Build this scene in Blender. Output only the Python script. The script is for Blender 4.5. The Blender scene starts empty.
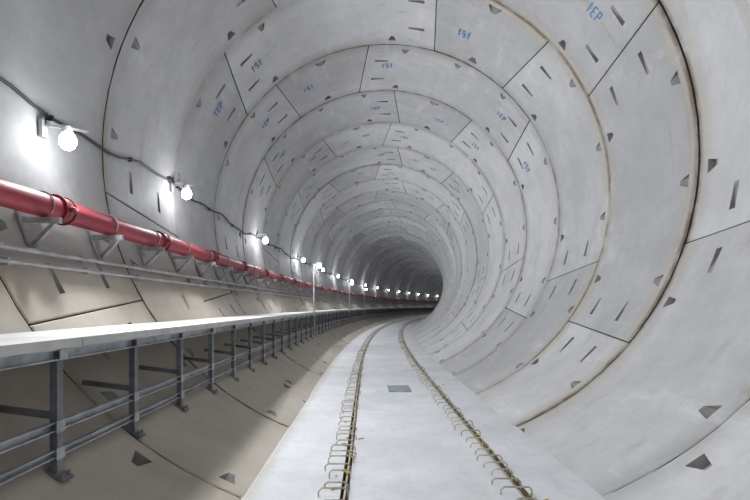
import bpy, math, random
from mathutils import Vector
random.seed(7)
R=3.0; AX=2.77; L=2.0; RHO=222.0; YC=9.0
S0=-14.55; S1=125.45
PI=math.pi
scene=bpy.context.scene
scene.view_settings.view_transform='Standard'

def M(x,y,z):
    if y<YC: return (x,y,z)
    a=(y-YC)/RHO
    return (RHO*(1-math.cos(a))+x*math.cos(a), YC+RHO*math.sin(a)-x*math.sin(a), z)
def wallx(z,r=R): return math.sqrt(max(0,r*r-(z-AX)**2))

class B:
    def __init__(s): s.v=[]; s.f=[]; s.m=[]; s.t=[]; s.tone=0.5; s.mi=0
    def vert(s,x,y,z): s.v.append((x,y,z)); s.t.append(s.tone); return len(s.v)-1
    def face(s,*i): s.f.append(tuple(i)); s.m.append(s.mi)
    def sweep(s,prof,ys,closed=True,caps=True,strip_m=None):
        rows=[]
        for y in ys: rows.append([s.vert(p[0],y,p[1]) for p in prof])
        n=len(prof); k=n if closed else n-1
        for a in range(len(ys)-1):
            for j in range(k):
                if strip_m: s.mi=strip_m[j]
                s.face(rows[a][j],rows[a][(j+1)%n],rows[a+1][(j+1)%n],rows[a+1][j])
        if closed and caps:
            s.face(*rows[0][::-1]); s.face(*rows[-1])
    def box(s,x0,x1,y0,y1,z0,z1):
        s.sweep([(x0,z0),(x1,z0),(x1,z1),(x0,z1)],[y0,y1])
    def obox(s,p,q,w,h,up=Vector((0,0,1))):
        p=Vector(p);q=Vector(q);d=(q-p).normalized()
        a=d.cross(up)
        if a.length<1e-3: a=d.cross(Vector((0,1,0)))
        a.normalize(); b=a.cross(d)
        r=[]
        for c in (p,q):
            r.append([s.vert(*(c+a*i*w/2+b*j*h/2)) for i,j in ((-1,-1),(1,-1),(1,1),(-1,1))])
        for j in range(4): s.face(r[0][j],r[0][(j+1)%4],r[1][(j+1)%4],r[1][j])
        s.face(*r[0][::-1]); s.face(*r[1])
    def tube(s,pts,rad,n=8,caps=True):
        pts=[Vector(p) for p in pts]; rows=[]; prev=None
        for i,p in enumerate(pts):
            d=(pts[min(i+1,len(pts)-1)]-pts[max(i-1,0)]).normalized()
            if prev is None:
                a=d.cross(Vector((0,0,1)))
                if a.length<1e-2: a=d.cross(Vector((1,0,0)))
            else: a=prev-d*prev.dot(d)
            a.normalize(); prev=a; b=d.cross(a)
            rr=rad[i] if isinstance(rad,(list,tuple)) else rad
            rows.append([s.vert(*(p+(a*math.cos(2*PI*k/n)+b*math.sin(2*PI*k/n))*rr)) for k in range(n)])
        for i in range(len(rows)-1):
            for k in range(n): s.face(rows[i][k],rows[i][(k+1)%n],rows[i+1][(k+1)%n],rows[i+1][k])
        if caps: s.face(*rows[0][::-1]); s.face(*rows[-1])
    def make(s,name,mats,smooth=False,local=None):
        me=bpy.data.meshes.new(name)
        if local is None: me.from_pydata([M(*v) for v in s.v],[],s.f)
        else: me.from_pydata(s.v,[],s.f)
        a=me.attributes.new('loc','FLOAT_VECTOR','POINT')
        a.data.foreach_set('vector',[c for v in s.v for c in v])
        a=me.attributes.new('tone','FLOAT','POINT'); a.data.foreach_set('value',s.t)
        for m in mats: me.materials.append(m)
        me.polygons.foreach_set('material_index',s.m)
        if smooth: me.polygons.foreach_set('use_smooth',[True]*len(me.polygons))
        me.update()
        o=bpy.data.objects.new(name,me); scene.collection.objects.link(o)
        return o

# ---------------------------------------------------------------- materials
class N:
    def __init__(s,name):
        s.mat=bpy.data.materials.new(name); s.mat.use_nodes=True
        s.nt=s.mat.node_tree; s.b=s.nt.nodes['Principled BSDF']
    def n(s,t,**k):
        x=s.nt.nodes.new(t)
        for a,b in k.items(): setattr(x,a,b)
        return x
    def l(s,a,b): s.nt.links.new(a,b)
    def val(s,sock,v):
        if hasattr(v,'is_output'): s.l(v,sock)
        else: sock.default_value=v
    def math(s,op,a,b=0.0,c=0.0,clamp=False):
        x=s.n('ShaderNodeMath',operation=op,use_clamp=clamp)
        s.val(x.inputs[0],a); s.val(x.inputs[1],b); s.val(x.inputs[2],c); return x.outputs[0]
    def mr(s,v,a,b,c=0.0,d=1.0):
        x=s.n('ShaderNodeMapRange',interpolation_type='SMOOTHSTEP'); s.val(x.inputs[0],v)
        for i,q in enumerate((a,b,c,d)): x.inputs[i+1].default_value=q
        return x.outputs[0]
    def noise(s,vec,sc,det=4,rough=0.6):
        x=s.n('ShaderNodeTexNoise'); s.l(vec,x.inputs['Vector']); x.inputs['Scale'].default_value=sc
        x.inputs['Detail'].default_value=det; x.inputs['Roughness'].default_value=rough; return x.outputs['Fac']
    def mix(s,f,a,b,bt='MIX'):
        x=s.n('ShaderNodeMix',data_type='RGBA',blend_type=bt)
        s.val(x.inputs[0],f)
        for i,c in ((6,a),(7,b)):
            if isinstance(c,tuple): x.inputs[i].default_value=(*c,1)
            else: s.l(c,x.inputs[i])
        return x.outputs[2]
    def attr(s,name):
        x=s.n('ShaderNodeAttribute'); x.attribute_name=name; return x
    def scale(s,vec,v):
        x=s.n('ShaderNodeVectorMath',operation='MULTIPLY'); s.l(vec,x.inputs[0]); x.inputs[1].default_value=v; return x.outputs[0]
    def bump(s,h,st,dist=0.02):
        x=s.n('ShaderNodeBump'); x.inputs['Strength'].default_value=st; x.inputs['Distance'].default_value=dist
        s.l(h,x.inputs['Height']); s.l(x.outputs[0],s.b.inputs['Normal'])

def simple(name,col,rough=0.6,metal=0.0,var=0.15,sc=6.0):
    m=N(name); a=m.attr('loc').outputs['Vector']
    f=m.noise(a,sc,2); c2=tuple(max(0,c*(1-var*2)) for c in col)
    m.l(m.mix(m.mr(f,.3,.7),c2,col),m.b.inputs['Base Color'])
    m.b.inputs['Roughness'].default_value=rough; m.b.inputs['Metallic'].default_value=metal
    return m.mat

def concrete():
    m=N('segment_concrete'); at=m.attr('loc').outputs['Vector']
    tone=m.attr('tone').outputs['Fac']
    sx=m.n('ShaderNodeSeparateXYZ'); m.l(at,sx.inputs[0]); X,Y,Z=sx.outputs
    c=m.mix(m.mr(m.noise(at,0.9,5),.3,.7),(0.53,0.53,0.54),(0.65,0.655,0.67))
    c=m.mix(m.mr(m.noise(at,5,5,.75),.38,.72,0,.4),c,(0.46,0.455,0.45))
    v=m.mr(tone,0,1,.80,1.07)
    hs=m.n('ShaderNodeHueSaturation'); m.l(c,hs.inputs['Color']); m.l(v,hs.inputs['Value']); c=hs.outputs[0]
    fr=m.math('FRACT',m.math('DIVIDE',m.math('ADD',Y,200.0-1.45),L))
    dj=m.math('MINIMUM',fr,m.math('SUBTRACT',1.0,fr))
    near2=m.mr(dj,0.0,0.16,.55,0)  # joint grime that also paints in the shading gradient at ring edges
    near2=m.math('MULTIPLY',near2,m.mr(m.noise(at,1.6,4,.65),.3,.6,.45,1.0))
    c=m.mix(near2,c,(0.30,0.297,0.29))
    near=m.mr(dj,0.0,0.05,1,0)
    st=m.mr(m.noise(m.scale(at,(1,.25,1)),1.1,3),.46,.60)
    c=m.mix(m.math('MULTIPLY',near,m.math('MULTIPLY',st,.7)),c,(0.33,0.27,0.19))
    # leak stains on two joints (right side / crown)
    for yj,amt,w in ((7.45,.95,.30),(5.45,.85,.30)):
        dy=m.math('ABSOLUTE',m.math('SUBTRACT',Y,yj))
        ls=m.math('MULTIPLY',m.mr(dy,.03,w,1,0),m.mr(X,.4,1.6))
        ls=m.math('MULTIPLY',ls,m.mr(m.noise(m.scale(at,(1,1.5,1)),2.6,4,.7),.36,.56,.15,amt))
        c=m.mix(ls,c,m.mix(m.mr(dy,.02,.09),(0.17,0.12,0.085),(0.52,0.48,0.39)))
    wv=m.mr(m.noise(m.scale(at,(4,.8,.7)),1.1,4,.65),.56,.74,0,.42)
    c=m.mix(wv,c,(0.76,0.76,0.77))
    ds=m.mr(m.noise(m.scale(at,(2.5,5,.5)),0.9,3,.6),.58,.76,0,.45)
    c=m.mix(ds,c,(0.35,0.325,0.29))
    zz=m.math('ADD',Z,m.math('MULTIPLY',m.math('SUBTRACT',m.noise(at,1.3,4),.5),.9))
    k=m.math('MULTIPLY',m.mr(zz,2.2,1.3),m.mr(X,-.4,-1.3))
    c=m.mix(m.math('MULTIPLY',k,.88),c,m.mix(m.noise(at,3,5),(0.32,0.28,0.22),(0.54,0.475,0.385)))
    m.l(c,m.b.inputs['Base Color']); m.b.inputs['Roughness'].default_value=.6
    m.b.inputs['Specular IOR Level'].default_value=.35
    m.bump(m.noise(at,20,3),.12,.01)
    return m.mat
def floor_mat():
    m=N('screed_concrete'); at=m.attr('loc').outputs['Vector']
    c=m.mix(m.mr(m.noise(at,1.2,5),.3,.7),(0.62,0.635,0.66),(0.76,0.77,0.79))
    c=m.mix(m.mr(m.noise(at,9,5,.8),.4,.75,0,.35),c,(0.50,0.50,0.50))
    c=m.mix(m.mr(m.noise(m.scale(at,(1.5,.35,1)),2.5,5,.7),.5,.75,0,.5),c,(0.52,0.52,0.51))
    sx=m.n('ShaderNodeSeparateXYZ'); m.l(at,sx.inputs[0]); X,Y,Z=sx.outputs
    e=m.math('ADD',X,m.math('MULTIPLY',m.noise(at,3),.15))
    c=m.mix(m.mr(e,-.90,-1.06,0,.6),c,(0.42,0.36,0.29))
    m.l(c,m.b.inputs['Base Color']); m.b.inputs['Roughness'].default_value=.7
    m.bump(m.noise(at,18,4),.35,.012); return m.mat

MC=concrete(); MF=floor_mat()
MD=simple('joint_gasket_dark',(0.05,0.047,0.043),.9)
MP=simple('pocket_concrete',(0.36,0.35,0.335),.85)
MR=simple('red_painted_steel',(0.38,0.035,0.055),.5,0,.15,2)
MRC=simple('red_coupling',(0.23,0.018,0.026),.5,0,.15,3)
MG=simple('galvanised_steel',(0.48,0.50,0.52),.45,.3,.2,7)
MGD=simple('weathered_steel',(0.23,0.24,0.26),.5,.3,.2,7)
MDK=simple('deck_board',(0.64,0.63,0.61),.7,0,.10,3)
MCB=simple('black_cable',(0.03,0.03,0.035),.6)
MRS=simple('rusty_groove',(0.20,0.155,0.08),.9,0,.3,9)
MRB=simple('rebar_steel',(0.58,0.53,0.40),.6,.0,.2,12)
MB=simple('blue_stencil_paint',(0.09,0.27,0.56),.7,0,.1,9)
MGR=simple('grey_plastic',(0.45,0.46,0.47),.5)
MPL=simple('steel_cover_plate',(0.36,0.42,0.48),.5,.2)
MY=simple('yellow_wood_scraps',(0.60,0.49,0.08),.8)
mm=N('lamp_glow'); mm.b.inputs['Emission Color'].default_value=(.95,.98,1,1); mm.b.inputs['Emission Strength'].default_value=30; MLG=mm.mat

# ---------------------------------------------------------------- tunnel lining
PATT=[-8,36,2,40,-4,44]
def build_lining():
    b=B()
    def P(th,r): return (r*math.sin(th), AX+r*math.cos(th))
    GAP=.006; CH=.011
    nr=int(round((S1-S0)/L))
    for k in range(nr):
        y0=S0+k*L
        off=math.radians(PATT[k%6])
        rn=random.uniform(-.007,.007)
        bounds=[0,66,132,198,264,330,360]
        detail= y0<60
        for sgi in range(6):
            ta=math.radians(bounds[sgi])+off; tb=math.radians(bounds[sgi+1])+off
            key=sgi==5
            ro=R+rn+random.uniform(-.004,.004)
            b.tone=random.random()
            ska=math.radians(2.0)*(1 if sgi%2 else -1); skb=math.radians(2.0)*(1 if (sgi+1)%2 else -1)
            def Q(u,v,dr=0,e=0):
                w=(v-.5)*2
                a=ta+ska*w; c=tb+skb*w
                g=(GAP+e)/R
                a+=g; c-=g
                th=a+(c-a)*u
                y=y0+GAP+e+(L-2*GAP-2*e)*v
                x,z=P(th,ro+dr); return (x,y,z)
            pk=[]
            if detail:
                if not key:
                    for uc in (.20,.5,.80):
                        h=.022
                        pk.append((uc-h,uc+h,.06,.145,'t0'))
                        if uc!=.5: pk.append((uc-h,uc+h,.855,.94,'t1'))
                    for v in (.28,.68):
                        pk.append((.045,.125,v,v+.045,'s0')); pk.append((.875,.955,v,v+.045,'s1'))
                    vs=[0,.06,.145,.28,.325,.5,.68,.725,.855,.94,1]
                else:
                    pk=[(.43,.57,.06,.15,'t0'),(.43,.57,.85,.94,'t1')]; vs=[0,.06,.15,.5,.85,.94,1]
                us=set([0,1])
                for p in pk: us.add(p[0]); us.add(p[1])
                n=12 if not key else 5
                for i in range(1,n):
                    u=i/n
                    if all(abs(u-q)>.02 for q in us) and not any(p[0]<u<p[1] for p in pk): us.add(u)
                us=sorted(us)
            else:
                vs=[0,.5,1]; n=8 if not key else 4; us=[i/n for i in range(n+1)]
            grid=[[b.vert(*Q(u,v,0,CH)) for v in vs] for u in us]
            b.mi=0
            pkset={(round(p[0],4),round(p[2],4)):p[4] for p in pk}
            for i in range(len(us)-1):
                for j in range(len(vs)-1):
                    a,b_,c,d=grid[i][j],grid[i+1][j],grid[i+1][j+1],grid[i][j+1]
                    if b.v[a][2]<-.06 and b.v[b_][2]<-.06: continue
                    t=pkset.get((round(us[i],4),round(vs[j],4)))
                    if not t: b.face(a,b_,c,d); continue
                    u0,u1,v0,v1=us[i],us[i+1],vs[j],vs[j+1]
                    if t=='t0': w=[(.05,.05),(.95,.05),(.66,.95),(.34,.95)]
                    elif t=='t1': w=[(.95,.95),(.05,.95),(.34,.05),(.66,.05)]
                    elif t=='s0': w=[(.04,.95),(.04,.05),(.96,.15),(.96,.85)]
                    else: w=[(.96,.05),(.96,.95),(.04,.85),(.04,.15)]
                    uv=[(u0+(u1-u0)*p,v0+(v1-v0)*q) for p,q in w]
                    rim=[b.vert(*Q(p,q,0,CH)) for p,q in uv]
                    dp=.075 if t[0]=='t' else .055
                    deep=[b.vert(*Q(p,q,dp,CH)) for p,q in uv[:2]]
                    oc=[a,b_,c,d]; ocp=[(0,0),(1,0),(1,1),(0,1)]
                    cc=sorted(range(4),key=lambda q:math.atan2(w[q][1]-.5,w[q][0]-.5))
                    oo=sorted(range(4),key=lambda q:math.atan2(ocp[q][1]-.5,ocp[q][0]-.5))
                    best=min(range(4),key=lambda s:sum((w[cc[(q+s)%4]][0]-ocp[oo[q]][0])**2+(w[cc[(q+s)%4]][1]-ocp[oo[q]][1])**2 for q in range(4)))
                    rr=[rim[cc[(q+best)%4]] for q in range(4)]; ov=[oc[oo[q]] for q in range(4)]
                    for q in range(4): b.face(ov[q],ov[(q+1)%4],rr[(q+1)%4],rr[q])
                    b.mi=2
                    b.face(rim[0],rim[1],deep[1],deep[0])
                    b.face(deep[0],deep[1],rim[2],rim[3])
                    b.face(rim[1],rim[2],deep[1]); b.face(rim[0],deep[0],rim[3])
                    b.mi=0
            nu=len(us); nv=len(vs)
            per=[(i,0) for i in range(nu)]+[(nu-1,j) for j in range(1,nv)]+[(i,nv-1) for i in range(nu-2,-1,-1)]+[(0,j) for j in range(nv-2,0,-1)]
            o1=[b.vert(*Q(us[i],vs[j],.008,0)) for i,j in per]
            o2=[b.vert(*Q(us[i],vs[j],.06,0)) for i,j in per]
            n=len(per)
            for q in range(n):
                q2=(q+1)%n
                if b.v[o1[q]][2]<-.1: continue
                b.mi=0; b.face(grid[per[q][0]][per[q][1]],grid[per[q2][0]][per[q2][1]],o1[q2],o1[q])
                b.mi=1; b.face(o1[q],o1[q2],o2[q2],o2[q])
    b.mi=1
    ys=[S0+i*4 for i in range(int((S1-S0)/4)+1)]
    pr=[P(math.radians(-158+i*316/64),R+.13) for i in range(65)]
    b.sweep(pr,ys,closed=False)
    return b.make('tunnel_lining',[MC,MD,MP])
build_lining()
def end_cap(name,y):
    b=B(); c=b.vert(0,y,AX)
    ring=[b.vert((R+.1)*math.sin(2*PI*i/48),y,AX+(R+.1)*math.cos(2*PI*i/48)) for i in range(48)]
    for i in range(48): b.face(c,ring[i],ring[(i+1)%48])
    b.make(name,[MC])
end_cap('end_cap_back',S0); end_cap('end_cap_far',S1-.1)  # added end caps, close the tube so world light stays out

# ---------------------------------------------------------------- floor slab with grooves
ysl=[S0+.05+i*1.99 for i in range(70)]
GC=.10; GH=.58; GW=.028
hw=wallx(0)
b=B()
xs=[(-hw,-.02),(-hw+.05,.0),(GC-GH-GW,0),(GC-GH-GW,-.05),(GC-GH+GW,-.05),(GC-GH+GW,0),
    (GC+GH-GW,0),(GC+GH-GW,-.05),(GC+GH+GW,-.05),(GC+GH+GW,0),(hw+.01,0)]
b.sweep(xs,ysl,closed=False,strip_m=[0,0,1,1,1,0,1,1,1,0])
b.make('floor',[MF,MRS])

def hoops(xc,side):
    b=B(); y=-1.0
    while y<60:
        w=.085+random.uniform(-.015,.015); x=xc-.06+random.uniform(-.015,.015)
        h=.05+random.uniform(-.015,.015); lean=random.uniform(-.03,.03)
        pts=[(x-w,y,-.01),(x-w,y+lean*.5,h-.02),(x-w+.02,y+lean,h),(x+w-.02,y+lean,h),(x+w,y+lean*.5,h-.02),(x+w,y,-.04)]
        b.tube(pts,.006,5 if y<15 else 3)
        y+=.20+random.uniform(-.03,.03)
    b.tube([(xc+.005*math.sin(t*1.3),-1+t*1.0,-.028) for t in range(0,61)],.010,5)
    return b.make('rebar_hoop_row',[MRB])
hoops(GC-GH,-1); hoops(GC+GH,-1)
b=B()
for i in range(70):
    y=random.choice([random.uniform(1.8,14),random.uniform(2.5,5)]); x=GC+random.choice([-GH,GH])+random.gauss(0,.05)
    a=random.uniform(0,PI); l=random.uniform(.015,.05)
    b.obox((x,y,.006),(x+l*math.cos(a),y+l*math.sin(a),.008),.014,.008)
b.make('construction_debris',[MY])
b=B(); b.box(-.04,.28,7.6,8.2,-.005,.012)
for i in range(6): b.box(-.02+i*.045,.0+i*.045,7.65,8.15,.012,.016)
b.make('floor_drain_cover',[MPL])

# ---------------------------------------------------------------- walkway
b=B(); XF=-1.825; ZD=1.05
ysw=[-8+i*2.0 for i in range(64)]
xb=-wallx(ZD)+.03
yy=-8.0
while yy<116:
    b.mi=0; b.tone=random.random()
    b.sweep([(xb,ZD-.045),(XF+.02,ZD-.045),(XF+.02,ZD),(xb,ZD)],[yy+.004,yy+1.196])
    yy+=1.2
b.mi=1
b.sweep([(XF-.03,ZD-.10),(XF+.02,ZD-.10),(XF+.02,ZD-.094),(XF-.01,ZD-.094),(XF-.01,ZD-.052),(XF+.02,ZD-.052),(XF+.02,ZD-.0455),(XF-.03,ZD-.0455)],ysw)
xl=-wallx(ZD-.10)+.02
b.sweep([(xl,ZD-.12),(xl+.04,ZD-.12),(xl+.04,ZD-.05),(xl,ZD-.05)],ysw)
RZ=((.63,.045),(.50,.038))
for z,h in RZ:
    b.sweep([(XF-.03,z-h/2),(XF-.0,z-h/2),(XF-.0,z-h/2+.006),(XF-.025,z-h/2+.006),(XF-.025,z+h/2-.006),(XF,z+h/2-.006),(XF,z+h/2),(XF-.03,z+h/2)],ysw)
y=2.62-.86*12
zf=AX-math.sqrt(R*R-XF*XF)
while y<116:
    b.mi=2
    b.box(XF+.001,XF+.006,y-.025,y+.025,zf-.005,ZD-.05)
    b.box(XF-.03,XF+.001,y-.025,y-.020,zf+.01,ZD-.05)
    b.box(XF-.03,XF+.001,y+.020,y+.025,zf+.01,ZD-.05)
    if y<60:
        p=Vector((XF-.04,y,zf+.036)); q=Vector((XF+.05,y,zf-.016))
        b.obox(p,q,.09,.010)
        for dy in (-.03,.03): b.tube([(XF+.028,y+dy,zf-.005),(XF+.034,y+dy,zf+.02)],.008,6)
    b.mi=1
    b.box(xl,XF-.02,y-.02,y+.02,ZD-.10,ZD-.047)
    b.mi=2
    zb=.70; b.obox((XF-.02,y,zb-.02),(-wallx(zb+.02)+.03,y,zb+.02),.03,.03)
    b.mi=1
    if y<40:
        b.box(XF+.02,XF+.026,y-.035,y+.035,ZD-.10,ZD-.05)
        for zz,_ in RZ: b.box(XF+.006,XF+.011,y-.035,y+.035,zz-.028,zz+.028)
    y+=.86
b.make('steel_walkway',[MDK,MG,MGD])

# ---------------------------------------------------------------- red fire main
PX,PZ,PR=-2.70,1.945,.088
b=B()
ysp=[-12+i*1.0 for i in range(128)]
def circ(r,n=20): return [(PX+r*math.cos(2*PI*k/n),PZ+r*math.sin(2*PI*k/n)) for k in range(n)]
b.sweep(circ(PR),ysp)
b.mi=1
y=4.15-8*2
while y<110:
    n=20 if y<30 else 10
    for a,c,r in ((y-.06,y+.06,PR+.014),(y-.07,y-.055,PR+.022),(y+.055,y+.07,PR+.022)):
        b.sweep(circ(r,n),[a,c])
    for sx_ in (-1,1): b.box(PX+sx_*(PR+.025)-.02,PX+sx_*(PR+.025)+.02,y-.04,y+.04,PZ-.02,PZ+.02)
    y+=2.0
o=b.make('fire_main_pipe',[MR,MRC])
for p in o.data.polygons: p.use_smooth=len(p.vertices)==4
b=B(); y=3.93-1.0*13
while y<100:
    zt=PZ-PR; xw=-wallx(zt-.03)
    b.box(xw+.012,PX+.14,y-.022,y+.022,zt-.045,zt-.003)
    b.obox((-wallx(zt+.05)+.018,y,zt+.05),(-wallx(zt-.22)+.018,y,zt-.22),.10,.015)
    b.obox((PX+.10,y,zt-.04),(-wallx(zt-.2)+.03,y,zt-.2),.03,.03)
    if y<40: b.tube([(PX+(PR+.008)*math.cos(a*PI/10),y,PZ+(PR+.008)*math.sin(a*PI/10)) for a in range(-2,13)],.006,5)
    y+=1.0
b.make('pipe_support_brackets',[MG])
for (z,r,off) in ((1.60,.018,.06),(1.50,.013,.06)):
    b=B(); x=-wallx(z)+off
    b.tube([(x,-12+i*1.0,z) for i in range(120)],r,8)
    y=-11.5
    while y<60:
        b.box(x-off+.02,x+.01,y-.015,y+.015,z-r-.012,z+r+.012); y+=1.0
    b.make('conduit_pipe',[MGR])

# ---------------------------------------------------------------- lamps & cable
lamps=[(-9,2.75),(-4.5,2.8),(0.2,2.75),(4.4,2.56),(7.3,2.73),(12.7,2.76),(18.6,2.80),(23.5,2.8),(28.5,2.8)]
y=34
while y<116: lamps.append((y,2.8)); y+=6.5
b=B(); pts=[]
y=-12.0
while y<116:
    z=2.82+.035*math.sin(y*2.1)+.03*math.sin(y*.9+1)+.02*math.sin(y*5.3)
    pts.append((-wallx(z)+.035,y,z)); y+=.25
b.tube(pts,.014,6)
for i in range(0,len(pts),6):
    x,y,z=pts[i]
    if y<50: b.box(x-.025,x+.02,y-.012,y+.012,z-.022,z+.022)
b.make('festoon_power_cable',[MCB])
def lampmeshes():
    h=B(); h.mi=0
    h.box(0,.03,-.04,.04,.02,.16)
    h.obox((.02,0,.12),(.20,0,.10),.02,.02)
    h.obox((.05,.0,.13),(.17,.40,.19),.02,.02)
    h.tube([(.19,0,.125),(.20,0,.10),(.21,0,.055)],[.022,.040,.045],14)
    h.mi=1
    h.tube([(.03,0,.14),(.015,.04,.20),(0.0,.08,.24)],.009,6)
    ho=h.make('lamp_housing',[MGR,MCB],local=1)
    g=B(); rr=[]
    for i in range(11):
        a=PI*i/10; rr.append((math.cos(a)*.076,max(.002,math.sin(a)*.066)))
    g.tube([(.215,0,-.01+c) for c,_ in rr],[r for _,r in rr],14)
    go=g.make('lamp_bulb',[MLG],smooth=True,local=1)
    return ho,go
ho,go=lampmeshes(); hm,gm=ho.data,go.data
bpy.data.objects.remove(ho); bpy.data.objects.remove(go)
def light(nm,typ,e):
    d=bpy.data.lights.new(nm,typ); d.energy=e; d.color=(.945,.97,1); d.shadow_soft_size=.05
    if typ=='SPOT': d.spot_size=math.radians(176); d.spot_blend=.5
    return d
LN=light('lamp_flood','SPOT',232); LM=light('lamp_flood_mid','SPOT',155); LF=light('lamp_flood_far','SPOT',65)
PN=light('lamp_omni','POINT',7.5)
def addlamp(x,y,z,name='work_lamp'):
    e=bpy.data.objects.new(name,None); scene.collection.objects.link(e)
    e.location=M(x,y,z); e.rotation_euler=(0,0,-max(0,y-YC)/RHO)
    for me,nm in ((hm,'housing'),(gm,'bulb')):
        o=bpy.data.objects.new(nm,me); scene.collection.objects.link(o); o.parent=e
    lo=bpy.data.objects.new('light',LN if y<20 else (LM if y<36 else LF)); scene.collection.objects.link(lo); lo.parent=e
    lo.location=(.40,0,-.03)
    lo.rotation_euler=Vector((1,-.1,-.26)).to_track_quat('-Z','Y').to_euler()
    if -5<y<50:
        lo=bpy.data.objects.new('glow_light',PN); scene.collection.objects.link(lo); lo.parent=e; lo.location=(.40,-.05,-.02)
for y,z in lamps: addlamp(-wallx(z)+.01,y,z)
def stand(y,ztop):
    b=B(); x=XF+.05
    b.tube([(x,y,.45),(x,y,ztop)],.022,8)
    b.box(x-.02,x+.03,y-.05,y+.05,ZD-.11,ZD-.05); b.box(x-.03,x+.03,y-.04,y+.04,.61,.66)
    b.box(x-.02,x+.14,y-.03,y+.03,ztop-.06,ztop-.02)
    b.box(x+.06,x+.2,y-.06,y+.06,ztop-.02,ztop+.03)
    b.obox((x,y,ztop-.3),(x+.12,y,ztop-.05),.02,.02)
    b.mi=1
    b.sweep([(x+.08,ztop-.10),(x+.18,ztop-.10),(x+.19,ztop-.02),(x+.07,ztop-.02)],[y-.05,y+.05])
    b.make('lamp_stand',[MG,MLG])
stand(13.9,2.30); stand(25,2.3); stand(32,2.25)

# ---------------------------------------------------------------- blue stencil marks
SEG={'1':[((.5,0),(.5,1)),((.3,.8),(.5,1))],'S':[((1,1),(0,1)),((0,1),(0,.5)),((0,.5),(1,.5)),((1,.5),(1,0)),((1,0),(0,0))],
 'T':[((0,1),(1,1)),((.5,1),(.5,0))],'E':[((0,0),(0,1)),((0,1),(1,1)),((0,.5),(.8,.5)),((0,0),(1,0))],'P':[((0,0),(0,1)),((0,1),(1,1)),((1,1),(1,.5)),((1,.5),(0,.5))]}
b=B(); nr=int((S1-S0)/L)
for k in range(nr):
    y0=S0+k*L
    if y0>40: break
    off=PATT[k%6]
    for sgi,bd in enumerate([0,66,132,198,264,330]):
        th=(bd+off+180)%360-180
        if abs(th)>70: continue
        for tag,dth,dy in (('1ST',9.5,.95),('1EP',-10.5,.85)):
            if random.random()<.22: continue
            dy+=random.uniform(-.2,.2); dth+=random.uniform(-1.5,1.5)
            for ci,ch in enumerate(tag):
                for (p,q) in SEG[ch]:
                    pts=[]
                    for t in (0,1):
                        u=p[0]+(q[0]-p[0])*t; v=p[1]+(q[1]-p[1])*t
                        au=(ci-1)*.078+(u-.5)*.042; av=-(v-.5)*.17
                        tt=math.radians(th+dth)+au/R
                        yy=y0+dy+av
                        pts.append(((R-.014)*math.sin(tt),yy,AX+(R-.014)*math.cos(tt)))
                    b.obox(pts[0],pts[1],.018,.003,up=Vector((math.sin(tt),0,math.cos(tt))))
b.make('stencil_markings',[MB])

# ---------------------------------------------------------------- world, camera
w=bpy.data.worlds.new('World'); scene.world=w; w.use_nodes=True
w.node_tree.nodes['Background'].inputs[0].default_value=(.5,.55,.6,1); w.node_tree.nodes['Background'].inputs[1].default_value=.1
cam=bpy.data.cameras.new('camera'); co=bpy.data.objects.new('camera',cam); scene.collection.objects.link(co)
co.location=(-.33,0,1.21); co.rotation_euler=(PI/2,0,0)
cam.lens=26; cam.sensor_width=36; cam.shift_x=7/750; cam.shift_y=56/750; cam.clip_end=500; cam.clip_start=.05
scene.camera=co
